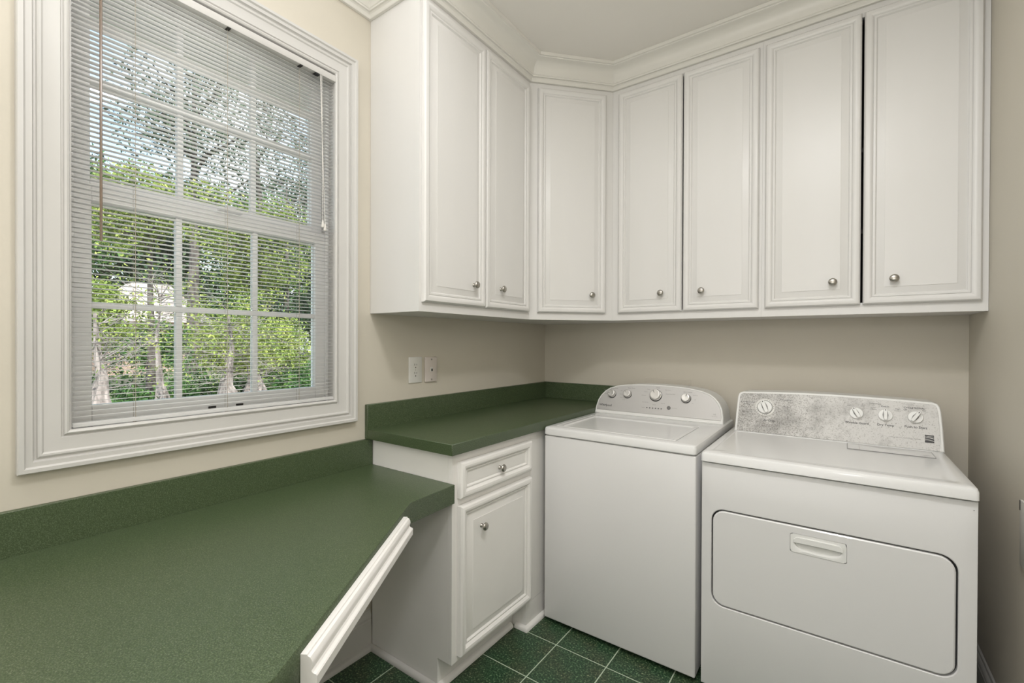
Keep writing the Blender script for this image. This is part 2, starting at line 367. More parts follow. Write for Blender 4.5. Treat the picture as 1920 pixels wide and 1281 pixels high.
# ------------------------------------------------------------------ venetian blind
BY0, BY1 = -2.315, -1.567
bl = thing('venetian_blind', (-.012, (BY0 + BY1) / 2, 1.066), 'white mini venetian blind with open slats hanging in the window', 'blind')
hr = MB(); hx0, hx1 = -.028, .008
hr.box(hx0, .0140, BY0, BY1, 2.2950, 2.3190).build('headrail', M_trim, bl, bevel=.0015)
MB().box(-.026, .0135, -1.652, -1.635, 2.2900, 2.2948).build('cord_lock', M_rubber_shade, bl)
br = MB().box(-.020, .003, BY0 + .002, BY1 - .002, 1.0635, 1.0745).build('bottom_rail', M_slat, bl, bevel=.002)
pr = []
for i in range(6):
    t = -1 + 2 * i / 5; pr.append((t * .0081, .0010 * (1 - t * t)))
prs = [(x, z + .0003) for x, z in pr] + [(x, z - .0003) for x, z in reversed(pr)]
mb = MB(); mb.loops([[(x, (BY0 - BY1) / 2 + .003, z) for x, z in prs], [(x, (BY1 - BY0) / 2 - .003, z) for x, z in prs]], True, True, True)
slat_me = bpy.data.meshes.new('slat'); slat_me.from_pydata(mb.v, [], mb.f); slat_me.materials.append(M_slat)
for p in slat_me.polygons: p.use_smooth = True
z = 1.090; k = 0; pitch = .01302; zs = []
while z < 2.288:
    zs.append(z); z += pitch
for k, z in enumerate(zs):
    tl = -.050 + random.uniform(-.02, .02)
    if k in (2,): tl += .05
    o = place('slat', slat_me, bl, (-.0095, (BY0 + BY1) / 2, z + random.uniform(-.0006, .0006)), (random.uniform(-.0008, .0008), tl, 0))
for yy in (-2.184, -1.947, -1.706):
    mb = MB()
    for xx in (-.0185, -.0005): mb.tube([(xx, yy, 1.07), (xx, yy, 2.294)], .00045, 5)
    mb.tube([(-.0095, yy + .003, 1.07), (-.0095, yy + .003, 2.294)], .0005, 5)
    mb.build('ladder_cord', M_ladder, bl)
    MB().box(-.012, -.007, yy - .003, yy + .004, 1.0605, 1.0640).build('cord_plug', M_plate2, bl)
    MB().box(-.016, .0130, yy - .005, yy + .005, 2.2920, 2.2949).build('cord_grommet', M_slot, bl)
MB().tube([(.010, -2.259, 2.295), (.010, -2.259, 1.555)], .0032, 6).build('tilt_wand', M_wand, bl)
MB().tube([(.011, -1.626, 2.30), (.011, -1.621, 1.745)], .0011, 6).tube([(.011, -1.632, 2.30), (.011, -1.612, 1.735)], .0011, 6).build('lift_cord', M_cord, bl)
for yy, zz in ((-1.621, 1.748), (-1.612, 1.737)):
    MB().tube([(.011, yy, zz), (.011, yy, zz - .006), (.011, yy, zz - .022), (.011, yy, zz - .026)], [.002, .0035, .0062, .0045], 10).build('cord_tassel', M_cord, bl, smooth=True)

# ------------------------------------------------------------------ knobs
def lathe(prof, seg=20):
    mb = MB(); mb.loops([[(r * math.cos(2 * math.pi * i / seg), r * math.sin(2 * math.pi * i / seg), z) for i in range(seg)] for r, z in prof], True, True, True); return mb
def to_mesh(mb, name, m, angle=35):
    me = bpy.data.meshes.new(name); me.from_pydata(mb.v, [], mb.f)
    bm = bmesh.new(); bm.from_mesh(me); bmesh.ops.recalc_face_normals(bm, faces=bm.faces)
    for f in bm.faces: f.smooth = True
    for e in bm.edges: e.smooth = not (len(e.link_faces) == 2 and e.calc_face_angle(0) > R(angle))
    bm.to_mesh(me); bm.free(); me.materials.append(m); return me
knob_me = to_mesh(lathe([(.0085, .0), (.0085, .002), (.0055, .0045), (.0045, .010), (.0052, .014), (.0120, .0165), (.0150, .0195), (.0155, .0225), (.0135, .0258), (.0090, .0280), (.004, .0288), (.0005, .029)], 24), 'knob', M_nickel, 60)
def knob(parent, loc, nrm):
    o = place('knob', knob_me, parent, loc); o.rotation_mode = 'QUATERNION'; o.rotation_quaternion = Vector(nrm).to_track_quat('Z', 'Y'); return o

# ------------------------------------------------------------------ wall cabinets
ZB, ZT = 1.407, 2.742
DPROF = [(0, 0), (0, .010), (.0015, .014), (.006, .0185), (.012, .0205), (.019, .0200), (.026, .0165), (.0295, .0120), (.0300, .0145), (.0335, .0152), (.0370, .0145), (.0400, .0095), (.0415, .0085), (.0430, .0090),
         (.0600, .0140), (.0660, .0160), (.0662, .0172)]
def door(parent, O, U, Nn, w, h, khx=None, khz=None, m=M_white, sc=1.0, name='door', prof=DPROF):
    p = [(d * sc, t * sc) for d, t in prof]
    d = profiled(O, U, (0, 0, 1), Nn, w, h, p).build(name, m, parent, smooth=True, angle=26)
    if khx is not None:
        kp = Vector(O) + Vector(U) * khx + Vector((0, 0, 1)) * khz + Vector(Nn) * (p[-1][1] * .98)
        knob(d, kp, Nn)
    return d
def hollow(parent, O, U, Nn, w, depth, stile=.038, center=False, zb=ZB, zt=ZT, m=M_white, railt=.1):
    """carcass boards and a face frame; O = bottom left front corner, Nn = outwards"""
    O = Vector(O); U = Vector(U); Nn = Vector(Nn); t = .016; f = .019; h = zt - zb
    def bx(mb, a0, a1, d0, d1, z0, z1):
        vs = [O + U * a - Nn * d + Vector((0, 0, zz)) for zz in (z0, z1) for a, d in ((a0, d0), (a1, d0), (a1, d1), (a0, d1))]
        mb.add(vs, [(0, 3, 2, 1), (4, 5, 6, 7), (0, 1, 5, 4), (1, 2, 6, 5), (2, 3, 7, 6), (3, 0, 4, 7)])
    c = MB(); bx(c, 0, t, f, depth, 0, h); bx(c, w - t, w, f, depth, 0, h); bx(c, t, w - t, f, depth, 0, t); bx(c, t, w - t, f, depth, h - t, h)
    c.build('carcass', m, parent)
    i = MB(); bx(i, t, w - t, depth - .006, depth, t, h - t)
    for zz in (.33, .66): bx(i, t, w - t, f + .02, depth - .006, zz, zz + t)
    i.build('back_and_shelves', M_inside, parent)
    fr = MB(); bx(fr, 0, stile, 0, f, 0, h); bx(fr, w - stile, w, 0, f, 0, h); bx(fr, stile, w - stile, 0, f, 0, .045); bx(fr, stile, w - stile, 0, f, h - railt - .05, h)
    if center: bx(fr, w / 2 - .02, w / 2 + .02, 0, f, .045, h - railt - .05)
    fr.build('face_frame', m, parent)
Z0d, Z1d = 1.4435, 2.603
# left wall pair
cab = thing('wall_cabinet', (DL / 2, -(YL + C1) / 2, ZB), 'tall white two-door wall cabinet beside the window, raised-panel doors, exposed side', 'cabinet')
hollow(cab, (DL, -YL, ZB), (0, 1, 0), (1, 0, 0), YL - C1 - .0005, DL - .001, .035, True)
door(cab, (DL + .0005, -1.3855, Z0d), (0, 1, 0), (1, 0, 0), .3725, Z1d - Z0d, .3725 - .085, .0925)
door(cab, (DL + .0005, -1.0095, Z0d), (0, 1, 0), (1, 0, 0), .3525, Z1d - Z0d, .105, .0925)
# diagonal corner cabinet
cab = thing('wall_cabinet', (.25, -.25, ZB), 'white diagonal corner wall cabinet with one narrow door', 'cabinet')
dg = Vector((C2 - DL, C1 - DB, 0)); dw = dg.length; dg.normalize(); dn = Vector((dg.y, -dg.x, 0))
MB().prism([(.001, -.001), (.001, -C1 + .0005), (DL, -C1 + .0005), (C2 - .0005, -DB), (C2 - .0005, -.001)], ZB, ZT).build('carcass', M_white, cab)
door(cab, Vector((DL, -C1, Z0d)) + dg * .042 + dn * .0005, dg, dn, dw - .050 - .042 + .006, Z1d - Z0d, .290, .0940)
# back wall, two pairs
cab = thing('wall_cabinet', (.96, -.15, ZB), 'white two-door wall cabinet above the washer, next to the corner cabinet', 'cabinet')
hollow(cab, (C2, -DB, ZB), (1, 0, 0), (0, -1, 0), 1.3185 - C2, DB - .001)
door(cab, (.646, -DB - .0005, Z0d), (1, 0, 0), (0, -1, 0), .3285, Z1d - Z0d, .232, .0930)
door(cab, (.980, -DB - .0005, Z0d), (1, 0, 0), (0, -1, 0), .3270, Z1d - Z0d, .090, .0920)
cab = thing('wall_cabinet', (1.67, -.15, ZB), 'white two-door wall cabinet above the dryer, dark gap between its doors', 'cabinet')
hollow(cab, (1.3190, -DB, ZB), (1, 0, 0), (0, -1, 0), XR - .001 - 1.3190, DB - .001)
door(cab, (1.3310, -DB - .0005, Z0d), (1, 0, 0), (0, -1, 0), .3370, Z1d - Z0d, .247, .0950)
door(cab, (1.6755, -DB - .0005, Z0d), (1, 0, 0), (0, -1, 0), .3370, Z1d - Z0d, .095, .0950)

# ------------------------------------------------------------------ base cabinet with drawer
FX = .470; BY = -1.395; BE = -.700
bc = thing('base_cabinet', (FX / 2, (BY + BE) / 2, 0), 'white base cabinet with one drawer over one door, under the raised green worktop', 'cabinet')
mb = MB()
mb.box(.0145, FX - .072, BY, BY + .018, .0005, .114).box(.0145, FX - .0195, BY, BY + .018, .114, .8840)       # exposed side, notched for the toe space
mb.box(.0145, FX - .073, -.918, -.900, .0005, .884).box(FX - .073, FX - .0195, -.918, -.900, .1145, .884)
mb.box(.0145, .020, BY + .018, -.918, .0005, .884).box(.020, FX - .072, BY + .018, -.918, .114, .130)
mb.build('carcass', M_base, bc)
MB().box(FX - .088, FX - .0725, BY + .0185, -.9185, .0005, .1135).build('toe_board', M_base, bc)
mb = MB(); z0, z1 = .114, .884
mb.box(FX - .019, FX, BY, BY + .040, z0, z1).box(FX - .019, FX, -.915, -.880, z0, z1)
mb.box(FX - .019, FX, BY + .040, -.915, z0, z0 + .035).box(FX - .019, FX, BY + .040, -.915, .672, .712).box(FX - .019, FX, BY + .040, -.915, .838, z1)
mb.build('face_frame', M_base, bc)
MB().box(FX - .019, FX, -.8795, BE, .1145, .884).box(FX - .019, FX, -.915, BE, .0005, .1135).box(FX - .072, FX - .0195, -.915, -.8985, .0005, .113).build('filler_panel', M_base, bc)
sweep([(FX - .0715, BY + .0005), (FX - .0715, -.9350)], shoe).build('toe_moulding', M_base, bc, smooth=True, angle=50)
sweep([(FX - .0510, -.9155), (FX + .0005, -.9155), (FX + .0005, BE)], shoe).build('toe_moulding', M_base, bc, smooth=True, angle=50)
BPROF = [(0, 0), (0, .014), (.001, .018), (.006, .0235), (.014, .0260), (.022, .0245), (.029, .0185), (.0310, .0130), (.0330, .0155), (.0370, .0160), (.0400, .0135), (.0420, .0095), (.0450, .0092), (.0455, .0105)]
dr = door(bc, (FX + .0005, -1.368, .716), (0, 1, 0), (1, 0, 0), .469, .1325, m=M_base, name='drawer', prof=BPROF)
knob(dr, (FX + .0112, -1.127, .778), (1, 0, 0))
BPROF2 = [q for q in BPROF[:-2]] + [(.0440, .0090), (.0640, .0150), (.0700, .0165), (.0702, .0178)]
door(bc, (FX + .0005, -1.368, .136), (0, 1, 0), (1, 0, 0), .469, .5515, .118, .447, m=M_base, prof=BPROF2)
# worn edge of the frame beside the door
MB().box(FX - .0005, FX + .0006, -.8810, -.8793, .45, .672).build('chipped_edge', mat('chipped_paint', (.22, .19, .16), .9), bc)

# ------------------------------------------------------------------ upper worktop
wt = thing('worktop', (.25, -.7, .8845), 'raised green laminate worktop with backsplash, beside the washer', 'worktop')
MB().prism([(.0205, -1.424), (.4975, -1.424), (.4975, -.0205), (.0205, -.0205)], .8850, .9255).build('slab', M_lam, wt, bevel=.0012, segs=1)
MB().box(.001, .0200, -1.424, -.0205, .8850, 1.0270).build('backsplash', M_lam, wt, bevel=.0012, segs=1)
MB().box(.001, .560, -.0200, -.001, .9000, 1.0270).build('backsplash', M_lam, wt, bevel=.0012, segs=1)

# ------------------------------------------------------------------ low desk top under the window
dk = thing('desk_top', (.4, -2.4, .708), 'low green laminate desk top under the window with an angled front edge', 'worktop')
MB().prism([(.0200, -3.7), (.912, -3.7), (.912, -2.252), (.4990, -1.617), (.487, -1.4095), (.487, -1.3985), (.0200, -1.3985)], .7085, .7765).build('slab', M_lam, dk, bevel=.0012, segs=1)
MB().box(.001, .0195, -3.7, -1.3985, .7085, .8835).build('backsplash', M_lam, dk, bevel=.0010, segs=1)
MB().box(.0145, .85, -3.69, -3.67, .0005, .7080).box(.0145, .034, -3.66, -1.42, .655, .7080).build('support_panel', M_base, dk)
A = Vector((.4990, -1.617, 0)); B = Vector((.912, -2.252, 0)); e = (B - A).normalized(); nn = Vector((-e.y, e.x, 0)); 
if nn.x < 0: nn = -nn
# moulded white rail fixed to the angled edge
P0 = A + e * .078 + nn * .0008; Lr = .605
rp = [(0, .706), (.025, .706), (.0285, .709), (.0290, .7265), (.0270, .7290), (.0215, .7310), (.0190, .7345), (.0200, .7385), (.0215, .7440), (.0205, .7510), (.0170, .7570), (.0125, .7595), (.0115, .7620), (0, .7620)]
mb = MB(); mb.loops([[P0 + nn * d + Vector((0, 0, zz)) for d, zz in rp], [P0 + e * Lr + nn * d + Vector((0, 0, zz)) for d, zz in rp]], True, True, True)
tag(mb.build('moulded_rail', M_base, dk, smooth=True, angle=28), 'white moulded wooden rail')

# ------------------------------------------------------------------ outlet, phone jack, switch plate, access panel
op = thing('power_outlet', (.001, -1.150, 1.158), 'white double power outlet on the left wall below the cabinet', 'outlet')
MB().box(.0005, .0060, -1.1890, -1.1105, 1.0985, 1.2185).build('cover_plate', M_plate, op, bevel=.0018)
for zc_ in (1.178, 1.139):
    f = MB(); f.loops([[(x, -1.150 + .0165 * math.copysign(min(1, abs(math.cos(t)) * 1.15), math.cos(t)), zc_ + .0165 * math.copysign(min(.86, abs(math.sin(t))), math.sin(t))) for t in [2 * math.pi * i / 24 for i in range(24)]] for x in (.0060, .0075)], True, False, True)
    f = f.build('socket', M_plate, op)
    MB().box(.0074, .0078, -1.1575, -1.1553, zc_ + .001, zc_ + .010).box(.0074, .0078, -1.1455, -1.1435, zc_ + .001, zc_ + .009).box(.0074, .0078, -1.1530, -1.1480, zc_ - .011, zc_ - .0055).build('slots', M_slot, f)
MB().tube([(.0055, -1.150, 1.1585), (.0070, -1.150, 1.1585)], .0022, 10).build('screw', M_nickel, op)
pj = thing('phone_jack', (.001, -1.053, 1.157), 'pinkish wall phone jack plate right of the power outlet', 'phone jack')
MB().box(.0005, .0105, -1.0905, -1.0145, 1.0975, 1.2160).build('cover_plate', M_plate2, pj, bevel=.003)
for zz in (1.2045, 1.1090): MB().tube([(.010, -1.0525, zz), (.0125, -1.0525, zz)], [.0042, .0036], 12).build('screw', M_nickel, pj, smooth=True)
MB().box(.0100, .0112, -1.0615, -1.0435, 1.1460, 1.1670).build('jack_frame', M_plate, pj, bevel=.0005, segs=1)
MB().box(.0110, .0115, -1.0545, -1.0455, 1.1480, 1.1600).build('jack_socket', M_slot, pj)
sp = thing('switch_plate', (XR - .001, -.745, .745), 'pale wall plate at the right edge of the photo, on the right wall', 'wall plate')
MB().box(XR - .0065, XR - .0005, -.790, -.6935, .655, .845).build('cover_plate', M_plate, sp, bevel=.002)
MB().box(XR - .0085, XR - .0064, -.750, -.738, .730, .765).build('toggle', M_plate, sp)
MB().box(XR - .0072, XR - .0064, -.700, -.694, .815, .843).build('slot', M_slot, sp)
ap = MB().box(.6860, .9420, -.0040, -.0003, .86, 1.0860).build('access_panel', M_caulk, None, bevel=.001, segs=1)
tag(ap, 'flat panel painted like the wall, rising behind the washer console', 'panel')

# ------------------------------------------------------------------ appliances
def tilt_plane(y0, z0, deg):
    t = R(deg); o = Vector((0, y0, z0)); s = Vector((0, math.sin(t), math.cos(t))); n = Vector((0, -math.cos(t), math.sin(t)))
    return lambda x, q, d=0: o + Vector((x, 0, 0)) + s * q + n * d
def outline_offset(pts, d):
    """pts counter-clockwise; shrink inwards by d"""
    q = offset_path(pts, -d, True); return [(v.x, v.y) for v in q]
def rrect(x0, x1, y0, y1, r, n=6):
    return arc(x0 + r, y0 + r, r, 180, 270, n) + arc(x1 - r, y0 + r, r, 270, 360, n) + arc(x1 - r, y1 - r, r, 0, 90, n) + arc(x0 + r, y1 - r, r, 90, 180, n)
_fontcache = {}
def lettering(items, P, name, m, parent, off=.0006, rot=0):
    """items: (text, x, s, size, align) laid on the plane function P"""
    mb = MB()
    for it in items:
        txt, x, s_, size, al = it[:5]
        bold = len(it) > 5 and it[5]
        c = bpy.data.curves.new('t', 'FONT'); c.body = txt; c.size = size; c.align_x = al; c.align_y = 'CENTER'; c.resolution_u = 2
        if bold: c.offset = size * .012
        ob = bpy.data.objects.new('t', c); COL.objects.link(ob)
        bpy.context.view_layer.update()
        me = bpy.data.meshes.new_from_object(ob.evaluated_get(bpy.context.evaluated_depsgraph_get()))
        mb.add([P(x + v.co.x, s_ + v.co.y, off) for v in me.vertices], [tuple(p.vertices) for p in me.polygons])
        bpy.data.objects.remove(ob); bpy.data.curves.remove(c); bpy.data.meshes.remove(me)
    return mb.build(name, m, parent)

# --- washer
wx0, wx1, wyf, wyb = .4995, 1.1690, -.809, -.060
ws = thing('washing_machine', ((wx0 + wx1) / 2, (wyf + wyb) / 2, 0), 'white top-load washing machine with a rounded silver console', 'washing machine')
MB().box(wx0 + .0005, wx1 - .001, wyf, wyb, .020, .8610).build('body', M_applf, ws, bevel=.006, segs=3)
for xx in (wx0 + .05, wx1 - .05):
    for yy in (wyf + .05, wyb - .05): MB().tube([(xx, yy, .0005), (xx, yy, .0205)], .016, 12).build('foot', M_rubber_shade, ws)
# top: rim, well and lid
zt = .9010; x0, x1, y0, y1 = wx0 + .0005, wx1, wyf - .006, wyb - .005
mb = MB()
def rl(a0, a1, b0, b1, r, zz): return [(p[0], p[1], zz) for p in rrect(a0, a1, b0, b1, r, 4)]
mb.loops([rl(x0 + .004, x1 - .004, y0 + .004, y1, .010, .8640), rl(x0, x1, y0, y1, .012, .8680), rl(x0, x1, y0, y1, .012, zt - .010), rl(x0 + .002, x1 - .002, y0 + .003, y1, .012, zt - .003), rl(x0 + .007, x1 - .007, y0 + .009, y1 - .002, .012, zt),
          rl(x0 + .034, x1 - .086, y0 + .052, -.385 , .006, zt), rl(x0 + .036, x1 - .088, y0 + .054, -.387, .006, zt - .006), rl(x0 + .040, x1 - .092, y0 + .057, -.391, .006, zt - .0065)], True, True, True)
mb.build('top_panel', M_appl, ws, smooth=True, angle=30)
mb = MB(); a0, a1, b0, b1 = x0 + .0395, x1 - .0915, y0 + .0565, -.3905
mb.loops([rl(a0, a1, b0, b1, .005, zt - .0060), rl(a0, a1, b0, b1, .005, zt - .0010), rl(a0 + .002, a1 - .002, b0 + .002, b1 - .002, .005, zt + .0008),
          rl(a0 + .020, a1 - .012, b0 + .012, b1 - .012, .012, zt + .0008), rl(a0 + .026, a1 - .018, b0 + .018, b1 - .018, .012, zt - .0040), rl(a0 + .040, a1 - .030, b0 + .03, b1 - .03, .012, zt - .0048)], True, True, True)
mb.build('lid', M_appl, ws, smooth=True, angle=30)
# console
P = tilt_plane(-.278, .9020, 20); cxw = .8275
half = [(.3310, 0), (.3290, .035), (.3215, .075), (.3080, .103), (.2870, .128), (.2600, .147), (.2200, .161), (.1600, .171), (.08, .1765)]
out = [(cxw + a, s) for a, s in half] + [(cxw, .178)] + [(cxw - a, s) for a, s in reversed(half)]
out2 = outline_offset(out, .003); out3 = outline_offset(out, .007)
def backy(pts, yb, dz=0): return [(x, yb, .902 + max(0, s * .97 - dz)) for x, s in pts]
mb = MB()
bo = [(cxw + (x - cxw) * .985, s) for x, s in out]
mb.loops([backy(bo, -.075, .012), [tuple(P(x, s, -.030)) for x, s in out], [tuple(P(x, s, -.005)) for x, s in out], [tuple(P(x, s, -.001)) for x, s in out2], [tuple(P(x, s, -.001)) for x, s in out3], [tuple(P(x, s, -.003)) for x, s in outline_offset(out, .008)]], True, True, True)
cs = mb.build('console', M_applw, ws, smooth=True, angle=28)
lo = .0190
pan = [(x, s) for x, s in outline_offset(out, .0085)]
pp = [(cxw + .3190, lo)] + [q for q in pan if q[1] > lo + .005] + [(cxw - .3190, lo)]
mb = MB(); mb.loops([[tuple(P(x, s, -.002)) for x, s in pp], [tuple(P(x, s, .0006)) for x, s in pp]], True, True, True)
fp = mb.build('console_face', M_silver, ws)
def dial(parent, x, s, r, hgt, ang, P, m, name='dial'):
    k = lathe([(r * 1.12, 0), (r * 1.12, .002), (r, .0035), (r, hgt * .75), (r * .93, hgt), (r * .80, hgt + .0006), (r * .78, hgt - .001), (.0005, hgt - .0015)], 28)
    o = P(x, s, .0007); ax = (P(1, 0, 0) - P(0, 0, 0)); sx_ = (P(0, 1, 0) - P(0, 0, 0)); nz = (P(0, 0, 1) - P(0, 0, 0))
    mb = MB(); mb.add([o + ax * v[0] + sx_ * v[1] + nz * v[2] for v in k.v], k.f)
    d = mb.build(name, m, parent, smooth=True, angle=40)
    c, sn = math.cos(R(ang)), math.sin(R(ang)); q = lambda a, b, h_: o + ax * (a * c - b * sn) + sx_ * (a * sn + b * c) + nz * h_
    w_ = r * .05
    mb = MB(); mb.add([q(r * .35, -w_, hgt + .001), q(r * .9, -w_, hgt + .001), q(r * .9, w_, hgt + .001), q(r * .35, w_, hgt + .001), q(r * .35, -w_, hgt - .002), q(r * .9, -w_, hgt - .002), q(r * .9, w_, hgt - .002), q(r * .35, w_, hgt - .002)], [(0, 1, 2, 3), (4, 5, 6, 7), (0, 1, 5, 4), (1, 2, 6, 5), (2, 3, 7, 6), (3, 0, 4, 7)])
    mb.build('pointer', M_inkg, parent)
    k2 = [(r * 1.17 * math.cos(t) + .0012, r * 1.17 * math.sin(t) - .0025) for t in [2 * math.pi * i / 28 for i in range(28)]]  # black disc shifted downwards, imitates the shadow under the knob
    mb = MB(); mb.loops([[tuple(P(x + a, s + b, .0007)) for a, b in k2], [tuple(P(x + a, s + b, .0030)) for a, b in k2]], True, True, True); mb.build('dial_shadow', M_rubber_shade, parent)
    return d
for x, s, r, ang in ((.585, .1120, .0195, 175), (.673, .1165, .0195, 130), (.825, .1210, .0275, 115), (.978, .1160, .0205, 65)):
    dial(fp, x, s, r, .020, ang, P, M_knobg)
mb = MB(); mb.loops([[tuple(P(.899 + .0095 * math.cos(t), .0585 + .0095 * math.sin(t), h)) for t in [2 * math.pi * i / 20 for i in range(20)]] for h in (.0006, .003)], True, False, True); mb.build('start_button', M_button, fp, smooth=True)
mb = MB()
for i in range(6):
    xx = .787 + i * .0150
    mb.add([P(xx - .0035, .0480, .0010), P(xx + .0035, .0480, .0010), P(xx + .0035, .0525, .0010), P(xx - .0035, .0525, .0010)], [(0, 1, 2, 3)])
mb.build('indicator_lights', M_ink, fp)
lettering([('Whirlpool', .519, .0455, .0175, 'LEFT', True)], P, 'brand_lettering', M_ink, fp, .0010)
T = .0065
lettering([('Water Level', .593, .1430, .0080, 'CENTER', True), ('Water Temp', .690, .1490, .0080, 'CENTER', True), ('Cycle', .833, .1600, .0085, 'CENTER', True), ('Fabric Softener', .985, .1470, .0070, 'CENTER', True),
           ('Deep Water', .548, .132, .005, 'CENTER'), ('Auto', .548, .110, T, 'CENTER'), ('Hot', .637, .132, T, 'CENTER'), ('Warm', .637, .112, T, 'CENTER'), ('Cool', .640, .094, T, 'CENTER'), ('Cold', .655, .083, T, 'CENTER'),
           ('Rinse', .785, .149, T, 'CENTER'), ('Casual', .770, .135, T, 'CENTER'), ('Delicate', .762, .115, T, 'CENTER'), ('Bulky Items', .885, .151, T, 'CENTER'), ('Heavy Duty Wash', .900, .130, T, 'CENTER'),
           ('Drain & Spin', .775, .079, T, 'CENTER'), ('Normal', .867, .079, T, 'CENTER'), ('Quick', .823, .069, T, 'CENTER'), ('Status', .768, .0500, T, 'CENTER'), ('Start/Pause', .928, .0590, .0055, 'CENTER'),
           ('2nd Rinse', 1.022, .133, T, 'CENTER'), ('Off', 1.022, .110, T, 'CENTER'), ('On', 1.012, .091, T, 'CENTER'), ('HE', 1.118, .045, .010, 'CENTER'), ('high efficiency', 1.118, .036, .0045, 'CENTER')], P, 'lettering', M_inkg, fp, .0010)

# --- dryer
dx0, dx1 = 1.1880, 1.9220
dy = thing('tumble_dryer', ((dx0 + dx1) / 2, (wyf + wyb) / 2, 0), 'white front-load tumble dryer with a grimy speckled console', 'dryer')
# front: skin with a rounded opening for the door
zbt = .8460
def fr_loop(pts, y): return [(a, y, b) for a, b in pts]
DX0, DX1, DZ0, DZ1, DR = 1.2265, 1.8790, .3290, .6780, .040
opn = rrect(DX0 - .003, DX1 + .003, DZ0 - .003, DZ1 + .003, DR + .003, 6)
outer = []
xa, xb, za, zb_ = dx0 + .0005, dx1 - .0005, .020, zbt
for k, (a, b) in enumerate(opn):
    qd = k // 7
    # project each opening vertex on the outer rectangle
    i = k % 7
    if qd == 0: outer.append((xa, zb_ * 0 + za + (DZ0 + DR - za) * (1 - i / 3)) if i <= 3 else (xa + (DX0 + DR - xa) * (i - 3) / 3, za))
    if qd == 1: outer.append((xb - (xb - DX1 + DR) * (1 - i / 3), za) if i <= 3 else (xb, za + (DZ0 + DR - za) * (i - 3) / 3))
    if qd == 2: outer.append((xb, zb_ - (zb_ - DZ1 + DR) * (1 - i / 3)) if i <= 3 else (xb - (xb - DX1 + DR) * (i - 3) / 3, zb_))
    if qd == 3: outer.append((xa + (DX0 + DR - xa) * (1 - i / 3), zb_) if i <= 3 else (xa, zb_ - (zb_ - DZ1 + DR) * (i - 3) / 3))
ci = [(min(max(a, xa + .005), xb - .005), min(max(b, za + .005), zb_ - .005)) for a, b in outer]
mb = MB()
mb.loops([fr_loop(outer, wyb), fr_loop(outer, wyf + .005), fr_loop([((a + c) / 2 * .4 + a * .6, (b + d) / 2 * .4 + b * .6) for (a, b), (c, d) in zip(outer, ci)], wyf + .0012), fr_loop(ci, wyf), fr_loop(outline_offset(opn, -.0025), wyf), fr_loop(opn, wyf + .002), fr_loop(opn, wyf + .016)], True, True, True)
mb.build('body', M_applf, dy, smooth=True, angle=35)
mb = MB(); mb.loops([fr_loop(opn, wyf + .0158), fr_loop(opn, wyf + .0140)], True, True, True); mb.build('door_gap_shade', M_rubber_shade, dy)  # black sheet behind the door, puts the shade into its gap
for xx in (dx0 + .05, dx1 - .05):
    for yy in (wyf + .05, wyb - .05): MB().tube([(xx, yy, .0005), (xx, yy, .0205)], .016, 12).build('foot', M_rubber_shade, dy)
# door with the recessed handle cup
dout = rrect(DX0 + .0022, DX1 - .0022, DZ0 + .0022, DZ1 - .0022, DR, 6)
hx0, hx1, hz0, hz1 = 1.4720, 1.6265, .5880, .6520
hr_ = rrect(hx0, hx1, hz0, hz1, .006, 6)
mb = MB(); mb.loops([fr_loop(dout, wyf + .0135), fr_loop(dout, wyf + .0015), fr_loop(outline_offset(dout, .0035), wyf - .0015), fr_loop(hr_, wyf - .0015), fr_loop(hr_, wyf + .006)], True, True, True)
dd = mb.build('door', M_applf, dy, smooth=True, angle=35)
hp = outline_offset(hr_, .0010)
cup = [(hx0 + .012 + .1305 * u, z_) for u, z_ in [(0.0, .622), (.03, .612), (.10, .604), (.25, .5985), (.5, .596), (.75, .5985), (.90, .604), (.97, .612), (1.0, .622), (1.0, .628), (.97, .636), (.90, .6405), (.75, .6415), (.5, .6415), (.25, .6415), (.10, .6405), (.03, .636), (0, .628)]]
# resample the plate outline to the cup's vertex count
def resample(pts, n, start):
    P_ = [Vector(p) for p in pts]; P_ = P_[start:] + P_[:start]; seg = [(P_[(i + 1) % len(P_)] - P_[i]).length for i in range(len(P_))]; T_ = sum(seg); out = []
    for k in range(n):
        d = T_ * k / n; i = 0
        while d > seg[i]: d -= seg[i]; i += 1
        out.append(tuple(P_[i].lerp(P_[(i + 1) % len(P_)], d / max(seg[i], 1e-9))))
    return out
cup36 = resample(cup, 36, 0); plate36 = resample(hp, 36, 27)
mb = MB()
cc = lambda k, dz, dsc: [(hx0 + .0773 + (a - hx0 - .0773) * dsc, (b - .620) * dsc + .620 + dz) for a, b in k]
mb.loops([fr_loop(plate36, wyf + .0055), fr_loop(plate36, wyf - .0030), fr_loop(cc(cup36, 0, 1.05), wyf - .0032), fr_loop(cup36, wyf - .0020), fr_loop(cc(cup36, .001, .96), wyf + .010), fr_loop(cc(cup36, .002, .8), wyf + .013)], True, True, True)
mb.build('handle_cup', M_applw, dd, smooth=True, angle=45)
# slanting lip over the cup
mb = MB()
lipt = [(hx0 + .0773 + a, b) for a, b in [(-.068, .622), (-.067, .634), (-.058, .642), (-.02, .6425), (.02, .6425), (.058, .642), (.067, .634), (.068, .622), (.060, .6225), (.03, .6235), (-.03, .6235), (-.060, .6225)]]
mb.loops([fr_loop(lipt, wyf + .002), fr_loop(lipt, wyf - .0062), fr_loop(lipt, wyf - .0072)], True, True, True)
mb.build('handle_lip', M_applw, dd, smooth=True, angle=40, bevel=.0012, segs=1)
